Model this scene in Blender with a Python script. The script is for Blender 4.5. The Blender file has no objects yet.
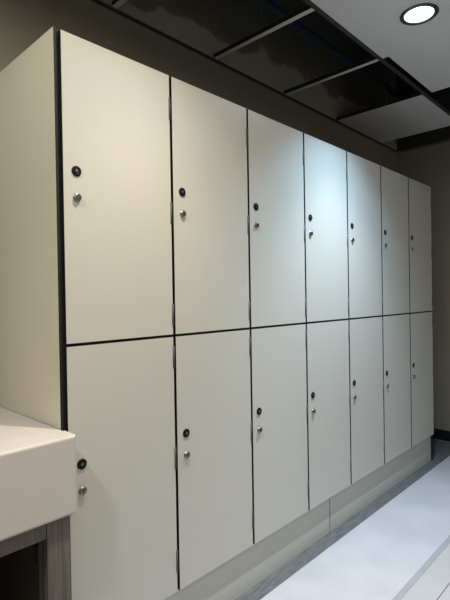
import bpy, bmesh, math, random
from mathutils import Vector, Matrix
random.seed(4)
S = bpy.context.scene
C = bpy.context.collection
PI = math.pi

# ------------------------------------------------------------------ camera
yaw, pit, rol = 0.8101, -0.0086, -0.0161
F = Vector((math.sin(yaw)*math.cos(pit), math.cos(yaw)*math.cos(pit), math.sin(pit)))
R = Vector((math.cos(yaw), -math.sin(yaw), 0)); U = R.cross(F)
R2 = R*math.cos(rol)+U*math.sin(rol); U2 = -R*math.sin(rol)+U*math.cos(rol)
cd = bpy.data.cameras.new('camera'); cam = bpy.data.objects.new('camera', cd); C.objects.link(cam)
M = Matrix((R2, U2, -F)).transposed().to_4x4()
M.translation = Vector((-0.6381, -1.2270, 1.2024))
cam.matrix_world = M
cd.sensor_fit = 'VERTICAL'; cd.sensor_height = 36; cd.lens = 467.3/600*36
cd.clip_start = 0.02
S.camera = cam
# ------------------------------------------------------------------ world and exposure
w = bpy.data.worlds.new('world'); S.world = w; w.use_nodes = True
w.node_tree.nodes['Background'].inputs[0].default_value = (0.9, 0.93, 1, 1)
w.node_tree.nodes['Background'].inputs[1].default_value = 0.02
S.view_settings.view_transform = 'Standard'; S.view_settings.look = 'None'
S.view_settings.gamma = 1; S.view_settings.use_curve_mapping = False
S.view_settings.exposure = 0.0
WARM = (1.0, 0.83, 0.60); COOL = (0.66, 0.88, 1.0); NEUT = (1.0, 0.95, 0.88)
# downlights: x, y, light cones as (watts in r, g, b; degrees), label
LAMPS = [
 (1.43, -0.447, [((79, 84, 92), 80), ((43, 69, 92), 110), ((2.4, 2.5, 3.8), 178)], 'round recessed downlight glowing cool white in the plain ceiling panel'),
 (0.23, -0.447, [((40, 34.6, 23.4), 80), ((36.5, 33.5, 32), 110), ((5.9, 5.5, 3.6), 178)], 'round recessed downlight glowing warm white above the first locker column'),
 (-0.97, -0.447, [((39.6, 34.9, 40), 110), ((40, 40, 36), 178)], 'round recessed downlight above the vanity counter'),
 (-0.97, -1.65, [((9, 9, 8.5), 178)], 'added unseen downlight in front of the vanity counter, left of the viewer, spreading the shadows'),  # added lamp out of view, spreads the counter's shadow
 (0.23, -1.65, [((14, 11, 3.5), 178)], 'round recessed downlight behind the viewer, before the first lockers'),
 (1.43, -1.65, [((31.8, 21.9, 12.6), 80), ((7.8, 8.6, 8), 178)], 'round recessed downlight over the outer white floor sheet'),
]

# ------------------------------------------------------------------ materials
def mat(name, col, rough=0.5, metal=0.0, spec=0.5, coat=0.0, bump=0.0, bscale=200, var=0.0, vscale=3, stretch=None, emis=None, es=0, col2=None, wave=False):
    m = bpy.data.materials.new(name); m.use_nodes = True
    nt = m.node_tree; b = nt.nodes['Principled BSDF']
    b.inputs['Base Color'].default_value = (*col, 1)
    b.inputs['Roughness'].default_value = rough; b.inputs['Metallic'].default_value = metal
    b.inputs['Specular IOR Level'].default_value = spec; b.inputs['Coat Weight'].default_value = coat
    tc = nt.nodes.new('ShaderNodeTexCoord'); mp = nt.nodes.new('ShaderNodeMapping')
    nt.links.new(tc.outputs['Object'], mp.inputs[0])
    if stretch: mp.inputs['Scale'].default_value = stretch
    if var or col2:
        n = nt.nodes.new('ShaderNodeTexNoise'); n.inputs['Scale'].default_value = vscale; n.inputs['Detail'].default_value = 6
        nt.links.new(mp.outputs[0], n.inputs[0])
        r = nt.nodes.new('ShaderNodeValToRGB')
        c2 = col2 or tuple(c*(1-var) for c in col)
        r.color_ramp.elements[0].position = 0.32; r.color_ramp.elements[1].position = 0.68
        r.color_ramp.elements[0].color = (*c2, 1); r.color_ramp.elements[1].color = (*col, 1)
        nt.links.new(n.outputs[0], r.inputs[0]); nt.links.new(r.outputs[0], b.inputs['Base Color'])
    if bump:
        n = nt.nodes.new('ShaderNodeTexNoise'); n.inputs['Scale'].default_value = bscale; n.inputs['Detail'].default_value = 3
        nt.links.new(mp.outputs[0], n.inputs[0])
        bp = nt.nodes.new('ShaderNodeBump'); bp.inputs['Strength'].default_value = bump; bp.inputs['Distance'].default_value = 0.002
        nt.links.new(n.outputs[0], bp.inputs['Height']); nt.links.new(bp.outputs[0], b.inputs['Normal'])
    if emis:
        b.inputs['Emission Color'].default_value = (*emis, 1); b.inputs['Emission Strength'].default_value = es
    return m
LAM = mat('cream_laminate', (0.60, 0.585, 0.54), 0.38, coat=0.0, spec=0.45, bump=0.04, bscale=350)
SIDE = mat('cream_side_laminate', (0.62, 0.585, 0.46), 0.33, spec=0.5, bump=0.04, bscale=350)
EDGE = mat('black_core_edge', (0.006, 0.006, 0.006), 0.5, spec=0.3)
CHAR = mat('charcoal_edge', (0.022, 0.022, 0.024), 0.55, spec=.25)
CARC = mat('dark_carcass', (0.02, 0.02, 0.02), 0.6)
PLIN = mat('grey_plinth_laminate', (0.60, 0.60, 0.555), 0.32, spec=0.5, bump=0.03)
BLACKP = mat('black_plastic', (0.005, 0.005, 0.005), 0.45, spec=.2)
CHROME = mat('brushed_nickel', (0.27, 0.262, 0.25), 0.33, metal=1)
HINGE = mat('grey_hinge_steel', (0.10, 0.10, 0.097), 0.6, metal=0.3)
SOLID = mat('off_white_solid_surface', (0.63, 0.595, 0.56), 0.42, var=0.05, vscale=9, stretch=(1, 4, 1))
WALL = mat('dark_taupe_paint', (0.30, 0.27, 0.22), 0.62, var=0.12, vscale=1.3, bump=0.08, bscale=120)
PALE = mat('pale_wall_paint', (0.75, 0.74, 0.71), 0.7, var=0.04)
GYP = mat('white_ceiling_board', (0.80, 0.80, 0.80), 0.8, var=0.05, vscale=2)
TILE = mat('grey_ceiling_tile', (0.7, 0.7, 0.69), 0.85, bump=0.3, bscale=260, var=0.06, vscale=5)
BAR = mat('ceiling_bar_white_enamel', (0.75, 0.75, 0.73), 0.5)
BARW = mat('shadow_black_bar_web', (0.02, 0.02, 0.02), 0.7)  # black puts the shadow above the bar flange into the web colour
VOID = mat('dark_concrete', (0.06, 0.058, 0.055), 0.9, col2=(0.035, 0.035, 0.034), vscale=2.5, bump=0.4, bscale=12)  # dark grey concrete with darker mottling
GALV = mat('dusty_galvanised_steel', (0.09, 0.09, 0.09), 0.55, metal=0.4, var=0.3, vscale=8)
BLUE = mat('blue_pipe_lagging', (0.022, 0.05, 0.11), 0.6, var=0.3)
SHEET = mat('white_floor_sheet', (0.585, 0.58, 0.61), 0.5, col2=(0.50, 0.505, 0.545), vscale=4.5, bump=0.15, bscale=9)
SHEET2 = mat('warm_white_floor_sheet', (0.51, 0.50, 0.51), 0.5, col2=(0.46, 0.455, 0.46), vscale=3, bump=0.15, bscale=9)
TAPE = mat('grey_joint_tape', (0.40, 0.41, 0.44), 0.4, var=0.1, vscale=12)
RIM = mat('dark_chrome_rim', (0.12, 0.13, 0.14), 0.3, metal=0.8)
LAMPG = {}
def wood(name, a, b_):
    m = mat(name, a, 0.5, col2=b_, vscale=4, stretch=(28, 28, 1.2), bump=0.1, bscale=6)
    return m
WOODV = wood('grey_oak_veneer', (0.17, 0.15, 0.125), (0.075, 0.066, 0.055))
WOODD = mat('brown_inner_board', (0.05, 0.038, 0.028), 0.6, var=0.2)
FLOOR = mat('dark_streaked_floor_tile', (0.19, 0.195, 0.205), 0.42, col2=(0.10, 0.104, 0.112), vscale=6, stretch=(2.2, 14, 1), bump=0.05, bscale=20)

# unfinished wall above the ceiling line: grey plaster up to a ragged edge, brown brick dust above
def plenum_mat():
    m = bpy.data.materials.new('ragged_plaster_over_brick'); m.use_nodes = True
    nt = m.node_tree; b = nt.nodes['Principled BSDF']; b.inputs['Roughness'].default_value = 0.9
    tc = nt.nodes.new('ShaderNodeTexCoord'); sp = nt.nodes.new('ShaderNodeSeparateXYZ'); nt.links.new(tc.outputs['Object'], sp.inputs[0])
    n = nt.nodes.new('ShaderNodeTexNoise'); n.inputs['Scale'].default_value = 2.6; n.inputs['Detail'].default_value = 5
    nt.links.new(tc.outputs['Object'], n.inputs[0])
    mt = nt.nodes.new('ShaderNodeMath'); mt.operation = 'MULTIPLY_ADD'; mt.inputs[1].default_value = 0.55
    nt.links.new(n.outputs[0], mt.inputs[0]); nt.links.new(sp.outputs['Z'], mt.inputs[2])
    r = nt.nodes.new('ShaderNodeValToRGB'); e = r.color_ramp.elements
    e[0].position = 0.0; e[0].color = (0.45, 0.435, 0.40, 1); e[1].position = 1.0; e[1].color = (0.17, 0.17, 0.16, 1)
    for p_, c_ in ((0.405, (0.45, 0.435, 0.40)), (0.43, (0.24, 0.185, 0.15)), (0.52, (0.21, 0.165, 0.135)), (0.57, (0.16, 0.16, 0.15))):
        q = e.new(p_); q.color = (*c_, 1)
    nt.links.new(mt.outputs[0], r.inputs[0]); nt.links.new(r.outputs[0], b.inputs['Base Color'])
    return m
PLEN = plenum_mat()

# ------------------------------------------------------------------ mesh helpers
def box(bm, x0, x1, y0, y1, z0, z1, mi=0, bev=0.0, seg=2):
    vs = [bm.verts.new((x, y, z)) for z in (z0, z1) for x, y in ((x0, y0), (x1, y0), (x1, y1), (x0, y1))]
    fs = [bm.faces.new([vs[i] for i in q]) for q in ((3, 2, 1, 0), (4, 5, 6, 7), (0, 1, 5, 4), (1, 2, 6, 5), (2, 3, 7, 6), (3, 0, 4, 7))]
    for f in fs: f.material_index = mi
    if bev:
        es = list({e for f in fs for e in f.edges})
        bmesh.ops.bevel(bm, geom=es, offset=bev, segments=seg, affect='EDGES', profile=0.5)
    return fs
def lathe(bm, prof, cen, axis='y', n=28, mi=0):
    """prof: (radius, height) pairs; height runs toward -axis."""
    rings = []
    for r, h in prof:
        ring = []
        for k in range(n):
            a = 2*PI*k/n; c, s = math.cos(a)*r, math.sin(a)*r
            p = (c, -h, s) if axis == 'y' else (c, s, -h)
            ring.append(bm.verts.new(Vector(cen)+Vector(p)))
        rings.append(ring)
    for a, b in zip(rings, rings[1:]):
        for k in range(n):
            f = bm.faces.new((a[k], a[(k+1) % n], b[(k+1) % n], b[k])); f.material_index = mi; f.smooth = True
    for ring in (rings[0], rings[-1]):
        f = bm.faces.new(ring); f.material_index = mi
def tube(bm, p0, p1, r, n=12, mi=0):
    p0, p1 = Vector(p0), Vector(p1); d = (p1-p0); q = d.to_track_quat('Z', 'Y')
    A = [bm.verts.new(p0+q@Vector((math.cos(2*PI*k/n)*r, math.sin(2*PI*k/n)*r, 0))) for k in range(n)]
    B = [bm.verts.new(p1+q@Vector((math.cos(2*PI*k/n)*r, math.sin(2*PI*k/n)*r, 0))) for k in range(n)]
    for k in range(n):
        f = bm.faces.new((A[k], A[(k+1) % n], B[(k+1) % n], B[k])); f.smooth = True; f.material_index = mi
    bm.faces.new(A); bm.faces.new(B)
def obj(name, bm, mats, parent=None):
    bmesh.ops.recalc_face_normals(bm, faces=bm.faces)
    me = bpy.data.meshes.new(name); bm.to_mesh(me); bm.free()
    for m in (mats if isinstance(mats, (list, tuple)) else [mats]): me.materials.append(m)
    o = bpy.data.objects.new(name, me); C.objects.link(o)
    if parent: o.parent = parent
    return o
def B(name, dims, m, parent=None, bev=0.0, seg=2):
    bm = bmesh.new(); box(bm, *dims, bev=bev, seg=seg); return obj(name, bm, m, parent)
def tag(o, label, cat, group=None, kind=None):
    o['label'] = label; o['category'] = cat
    if group: o['group'] = group
    if kind: o['kind'] = kind
    return o
def struct(o, label=None):
    o['kind'] = 'structure'
    if label: o['label'] = label
    return o
def empty(name, loc):
    o = bpy.data.objects.new(name, None); C.objects.link(o); o.location = loc; o.empty_display_size = 0.05; return o

# ------------------------------------------------------------------ the room
CZ = 2.41; WY = 0.462; RX = 3.31; LX = -2.2; FY = -3.2; TOP = 3.15
struct(B('floor', (LX-.1, RX+.1, FY-.1, WY+.1, -0.1, 0), FLOOR), 'dark grey streaked tile floor along the locker plinth')
struct(B('wall_back', (LX, RX, WY, WY+.1, 0, CZ+.012), WALL), 'dark taupe wall behind the lockers')
struct(B('wall_right', (RX, RX+.1, FY, WY+.1, 0, CZ+.012), WALL), 'dark taupe wall beyond the far end of the lockers')
bm = bmesh.new(); box(bm, LX, RX, 0, .1, 0, TOP-CZ-.012)
o = struct(obj('wall_back_upper', bm, PLEN), 'unfinished wall seen through the open ceiling'); o.location = (0, WY, CZ+.012)
o.name = 'wall_backupper'
bm = bmesh.new(); box(bm, 0, .1, FY, WY, 0, TOP-CZ-.012)
o2 = struct(obj('wall_rightupper', bm, VOID), 'dark unfinished wall above the ceiling at the far end'); o2.location = (RX, 0, CZ+.012)
struct(B('wall_left', (LX-.1, LX, FY, WY+.1, 0, TOP), PALE))
struct(B('wall_front', (LX, RX, FY-.1, FY, 0, TOP), PALE))
struct(B('ceiling', (LX, RX+.1, FY, WY+.1, TOP, TOP+.1), VOID), 'dark concrete slab above the open ceiling grid')
bm = bmesh.new(); box(bm, RX-.012, RX-.0005, FY, WY-.0005, 0.004, .088, bev=.002)
struct(obj('baseboard_right', bm, mat('black_skirting', (0.012, 0.012, 0.012), 0.35)), 'black skirting at the foot of the far wall')
struct(B('trim_1', (RX-.016, RX-.0125, FY, WY-.001, 0, .006), mat('pale_sealant', (0.25, 0.25, 0.24), 0.5)), 'thin pale bead where the far wall meets the floor')
# wall angle at ceiling height, coloured dark to draw its shadow gap
bm = bmesh.new(); box(bm, LX, RX-.02, WY-.019, WY, CZ-.001, CZ+.001); box(bm, LX, RX-.02, WY-.002, WY-.0003, CZ-.005, CZ-.0015)
struct(obj('trim_2', bm, mat('shadow_dark_wall_angle', (0.07, 0.063, 0.053), 0.6)), 'metal wall angle above the lockers, its shadow gap put into the dark colour')
bm = bmesh.new(); box(bm, RX-.019, RX, FY, WY-.02, CZ-.001, CZ+.001); box(bm, RX-.002, RX-.0003, FY, WY-.02, CZ-.005, CZ-.0015)
struct(obj('trim_3', bm, bpy.data.materials['shadow_dark_wall_angle']), 'metal wall angle on the far wall, its shadow gap put into the dark colour')

# solid ceiling board that carries the lamps
BY = -0.165
bm = bmesh.new(); box(bm, LX, 1.685, FY, BY, CZ, CZ+.0125); box(bm, 1.685, 2.285, FY, BY-.03, CZ, CZ+.0125)
tag(obj('ceiling_board', bm, GYP), 'large plain pale grey ceiling board with the recessed downlights', 'ceiling panel', kind='structure')

# hanging grid
def tbar(bm, axis, a0, a1, c, z=CZ):
    for q, (w_, h0, h1) in enumerate(((.012, -.0015, 0), (.0008, 0, .018), (.004, .018, .026))):
        if axis == 'y': box(bm, c-w_, c+w_, a0, a1, z+h0, z+h1, mi=min(q, 1))
        else: box(bm, a0, a1, c-w_, c+w_, z+h0, z+h1, mi=min(q, 1))
XS = [-.123, .477, 1.077, 1.685, 2.297, 2.957]
desc = {-.123: 'white ceiling grid bar nearest the room corner left of the lockers', .477: 'ceiling grid bar cut by the top edge of the photo, above the first door seam',
        1.077: 'longest bare ceiling grid bar, with a hanger wire, crossing the open ceiling', 1.685: 'bare ceiling grid bar between the two dark open bays',
        2.297: 'ceiling grid bar along the near edge of the single grey ceiling tile', 2.957: 'ceiling grid bar along the far edge of the single grey ceiling tile'}
for x in XS:
    bm = bmesh.new(); tbar(bm, 'y', -.138, WY-.004, x, CZ+.004)
    tag(obj('ceiling_grid_bar', bm, [BAR, BARW]), desc[x], 'ceiling bar', 'cross bars of the open ceiling grid')
bm = bmesh.new(); tbar(bm, 'x', LX+.002, RX-.004, -.152, CZ+.004)
tag(obj('ceiling_grid_runner', bm, [GALV, BARW]), 'long dark main runner along the edge of the plain ceiling board', 'ceiling bar')
# single lay-in tile
bm = bmesh.new(); box(bm, 2.303, 2.951, -.136, WY-.003, CZ+.0055, CZ+.019, bev=.002)
tag(obj('ceiling_tile', bm, TILE), 'single square grey ceiling tile left in the open grid near the corner', 'ceiling tile')
bm = bmesh.new(); box(bm, -.72, -.129, -.136, WY-.003, CZ+.0055, CZ+.019, bev=.002)
tag(obj('ceiling_tile', bm, TILE), 'grey ceiling tile above the vanity counter', 'ceiling tile')
# hanger wires
for x, y, l in ((1.077, .14, 'thin hanger wire holding the long bare ceiling bar'), (2.297, .1, 'thin hanger wire at the near edge of the grey ceiling tile')):
    bm = bmesh.new(); tube(bm, (x, y, CZ+.0302), (x, y, TOP-.001), .0022, 8)
    tag(obj('hanger_wire', bm, GALV), l, 'wire', 'hanger wires of the ceiling grid')
# services in the void
bm = bmesh.new(); tube(bm, (LX+.01, .2, 2.64), (RX-.01, .2, 2.64), .018, 16)
p = tag(obj('service_pipe', bm, BLUE), 'dark blue pipe running through the open ceiling void', 'pipe')
for x in (.4, 1.5, 2.6):
    bm = bmesh.new(); box(bm, x-.012, x+.012, .178, .222, 2.617, 2.6215); tube(bm, (x, .2, 2.659), (x, .2, TOP-.001), .003, 8)
    obj('pipe_hanger', bm, GALV, p)
bm = bmesh.new(); box(bm, LX+.01, RX-.01, -.56, -.16, 2.62, 2.92, bev=.01)
for x in [LX+.5+i*1.1 for i in range(5)]:
    box(bm, x-.018, x+.018, -.572, -.148, 2.608, 2.932)
tag(obj('air_duct', bm, mat('black_duct_wrap', (0.010, 0.010, 0.011), 0.75)), 'large black air duct above the open ceiling', 'duct')
bm = bmesh.new(); box(bm, 1.86, 1.92, -.145, -.11, 2.56, 2.62, bev=.004); tube(bm, (1.84, -.128, 2.59), (1.94, -.128, 2.59), .009, 10); tube(bm, (1.89, -.128, 2.621), (1.89, -.128, TOP-.001), .003, 8)
tag(obj('conduit_clamp', bm, GALV), 'small grey metal clamp hanging in the second open ceiling bay', 'clamp')

# ------------------------------------------------------------------ downlights
def lampmat(col):
    k = tuple(col)
    if k not in LAMPG: LAMPG[k] = mat('lamp_glass_%d' % len(LAMPG), (0.9, 0.9, 0.9), 0.4, emis=col, es=7)
    return LAMPG[k]
for x, y, cones, lab in LAMPS:
    t = empty('downlight', (x, y, CZ)); tag(t, lab, 'ceiling lamp', 'recessed downlights')
    bm = bmesh.new(); n = 40
    prof = [(.079, .0003), (.079, .003), (.075, .006), (.062, .005), (.0595, .0003)]
    rings = [[bm.verts.new((math.cos(2*PI*k/n)*r, math.sin(2*PI*k/n)*r, -h)) for k in range(n)] for r, h in prof]
    for a, b in zip(rings, rings[1:]+rings[:1]):
        for k in range(n):
            f = bm.faces.new((a[k], a[(k+1) % n], b[(k+1) % n], b[k])); f.smooth = True
    obj('rim', bm, RIM, t)
    bm = bmesh.new(); lathe(bm, [(.0585, .0003), (.0585, .0018), (.035, .0032), (.01, .0038)], (0, 0, 0), 'z', 40)
    tot = [sum(c[0][q] for c in cones) for q in range(3)]; col = tuple(round(q/max(tot), 3) for q in tot) if cones else (1, 1, 1)
    obj('diffuser', bm, lampmat(col), t)
    for rgb, deg in cones:
        pw = max(rgb); nm = 'beam_light' if deg < 150 else 'spill_light'
        L = bpy.data.lights.new(nm, 'SPOT'); L.energy = pw; L.color = tuple(c/pw for c in rgb); L.spot_size = math.radians(deg); L.spot_blend = 1.0 if deg < 150 else .4
        L.shadow_soft_size = .03 if deg < 150 else .06
        lo = bpy.data.objects.new(nm, L); C.objects.link(lo); lo.parent = t; lo.location = (0, 0, -.04)

# ------------------------------------------------------------------ lockers
W = .4; Z0 = .188; ZM = 1.07; ZT = 1.958; DEP = .445; T = .012; GL = .0026; GR = .0072; G = .0038
def door_bm(z0, z1):
    bm = bmesh.new()
    fs = box(bm, GL, W-GR, 0, T, z0+G, z1-G, mi=1)
    fs[2].material_index = 0; fs[4].material_index = 0
    es = list(fs[2].edges)
    bmesh.ops.bevel(bm, geom=es, offset=.0007, segments=1, affect='EDGES', material=1)
    return bm
def lock_bm(x, z):
    bm = bmesh.new()
    lathe(bm, [(.0150, -.004), (.0150, .002), (.0138, .0036), (.0085, .0042), (.0078, .0034)], (x, 0, z), 'y', 28, 0)
    lathe(bm, [(.0048, .003), (.0048, .0052), (.004, .0058)], (x, 0, z), 'y', 20, 1)
    box(bm, x-.0006, x+.0006, -.0064, -.0055, z-.003, z+.003, mi=0)
    return bm
def knob_bm(x, z):
    bm = bmesh.new()
    lathe(bm, [(.0120, -.003), (.0120, .002), (.0100, .003), (.0095, .0036), (.0095, .0042), (.0108, .0052), (.0112, .0072), (.0100, .0088), (.006, .0092)], (x, 0, z), 'y', 28, 0)
    box(bm, x-.0016, x+.0016, -.0122, -.0090, z-.0075, z+.0075, mi=0, bev=.0006, seg=1)
    box(bm, x+.0028, x+.0042, -.0096, -.0086, z-.006, z+.006, mi=1)
    return bm
def hinge_bm(z):
    bm = bmesh.new(); x = W-.0078
    tube(bm, (x, -.0003, z-.037), (x, -.0003, z+.037), .0036, 12)
    box(bm, x-.0005, x+.0035, -.0008, .0118, z-.036, z+.036)
    return bm
def locker():
    t = empty('locker', (0, 0, 0))
    bm = bmesh.new(); b = .014; y1 = DEP
    for a, c in ((.0006, .0126), (W-.0126, W-.0006)): box(bm, a, c, b, y1, Z0+.001, ZT-.001)
    for z in (Z0+.001, ZM-.006, ZT-.013): box(bm, .0127, W-.0127, b, y1, z, z+.012)
    box(bm, .0127, W-.0127, y1-.006, y1-.0003, Z0+.014, ZT-.014)
    obj('carcass', bm, CARC, t)
    for z0, z1, zl, zk, hz in ((ZM, ZT, 1.566, 1.491, (1.84, 1.487, 1.142)), (Z0, ZM, .726, .650, (.998, .652, .297))):
        d = obj('door', door_bm(z0, z1), [LAM, EDGE], t)
        o = obj('key_lock', lock_bm(.043, zl), [BLACKP, CHROME], d); o['label'] = 'round black key lock'
        o = obj('knob', knob_bm(.043, zk), [CHROME, BLACKP], d); o['label'] = 'small nickel turn knob'
        for h in hz: obj('hinge', hinge_bm(h), HINGE, d)
    return t
def copy_tree(o, parent=None):
    c = o.copy(); C.objects.link(c); c.parent = parent
    for ch in [k for k in o.children]: copy_tree(ch, c)
    return c
LBL = ['two-door cream locker column next to the vanity counter, warmly lit',
       'two-door cream locker column, second from the vanity counter',
       'two-door cream locker column, third from the vanity counter',
       'middle two-door cream locker column, with the dark plinth joint under it',
       'two-door cream locker column, third from the far dark wall, cool lit on its upper left',
       'two-door cream locker column in shade, second from the far dark wall',
       'two-door cream locker column at the far end beside the dark wall']
proto = locker()
units = [proto]+[copy_tree(proto) for k in range(6)]
for k, u in enumerate(units):
    u.location = (k*W, 0, 0); tag(u, LBL[k], 'locker', 'two-door locker columns')
def end_panel(x0, x1, parent, outer):
    bm = bmesh.new(); fs = box(bm, x0, x1, .0135, DEP+.012, 0.0, ZT+.004, mi=1)
    fs[outer].material_index = 0
    o = obj('side_panel', bm, [SIDE, CHAR], parent); return o
sp = end_panel(-.0120, -.0005, proto, 5); sp['label'] = 'plain cream end panel with charcoal front edge'
sp = end_panel(W+.0005, W+.0125, units[6], 3)
# plinth: two lengths, joint under the fourth column
PY = .024
tag(B('plinth_board', (0.002, 1.416, PY, PY+.016, 0, Z0), PLIN, bev=.0006, seg=1), 'nearer grey plinth board under the first lockers', 'plinth', 'plinth boards under the lockers')
tag(B('plinth_board', (1.425, 2.798, PY, PY+.016, 0, Z0), PLIN, bev=.0006, seg=1), 'farther grey plinth board, from the dark joint to the far end', 'plinth', 'plinth boards under the lockers')

# ------------------------------------------------------------------ vanity
bm = bmesh.new()
plan = [(-1.75, -.070), (-.0095, -.069), (-.0095, -.004), (-.0155, -.004), (-.0155, WY-.003), (-1.75, WY-.003)]
lo_ = [bm.verts.new((x, y, .624)) for x, y in plan]; hi_ = [bm.verts.new((x, y, .835)) for x, y in plan]
bm.faces.new(lo_[::-1]); bm.faces.new(hi_)
side_f = [bm.faces.new((lo_[k], lo_[(k+1) % 6], hi_[(k+1) % 6], hi_[k])) for k in range(6)]
es = [e for e in bm.edges if not any((v.co.x > -.02 and v.co.y > -.01) for v in e.verts)]
bmesh.ops.bevel(bm, geom=es, offset=.008, segments=4, affect='EDGES', profile=.5)
tag(obj('vanity_counter', bm, SOLID), 'thick off-white solid counter slab beside the first locker', 'counter')
t = empty('vanity_cabinet', (-.9, .2, 0)); tag(t, 'grey wood-grain open cabinet under the off-white counter', 'cabinet')
def P(name, d, m, bev=.001):
    o = B(name, (d[0]+.9, d[1]+.9, d[2]-.2, d[3]-.2, d[4], d[5]), m, t, bev=bev, seg=1); return o
P('stile', (-.088, -.0225, -.052, -.030, 0, .623), WOODV)
P('top_rail', (-1.66, -.0885, -.050, -.030, .578, .623), WOODV)
P('stile', (-1.74, -1.6605, -.052, -.030, 0, .623), WOODV)
P('side_panel', (-.100, -.082, -.0295, WY-.02, 0, .623), WOODD)
P('side_panel', (-1.74, -1.722, -.0295, WY-.02, 0, .623), WOODD)
P('back_panel', (-1.7215, -.1005, WY-.034, WY-.021, 0, .623), WOODD)
P('shelf', (-1.7215, -.1005, .02, WY-.035, .26, .278), WOODD)
bm = bmesh.new(); box(bm, .9-.1065, .9-.1002, -.2-.0285, -.2-.018, .515, .56, bev=.002, seg=1)
tube(bm, (.9-.1065, -.2-.023, .53), (.9-.110, -.2-.023, .53), .004, 10)
o = obj('catch', bm, BLACKP, t); o['label'] = 'small black catch inside the opening'

# ------------------------------------------------------------------ floor coverings
def sheet(name, y0, y1, z, th, m, lab, x0=-.9):
    bm = bmesh.new(); box(bm, x0, RX-.03, y0, y1, z, z+th, bev=.0008, seg=1)
    return tag(obj(name, bm, m), lab, 'floor sheet')
sheet('floor_sheet', -.4415, -.050, 0, .003, SHEET, 'broad bluish white protective sheet on the floor along the lockers')
sheet('floor_sheet', -.5605, -.4425, 0, .003, SHEET2, 'narrow white protective sheet between the grey tape and the thin joint')
sheet('floor_sheet', -2.4, -.5635, 0, .003, SHEET2, 'warm white protective sheet at the bottom right, outside the thin joint')
o = sheet('joint_tape', -.458, -.433, .0031, .0006, TAPE, 'grey tape strip over the joint of the white floor sheets'); o['category'] = 'tape'
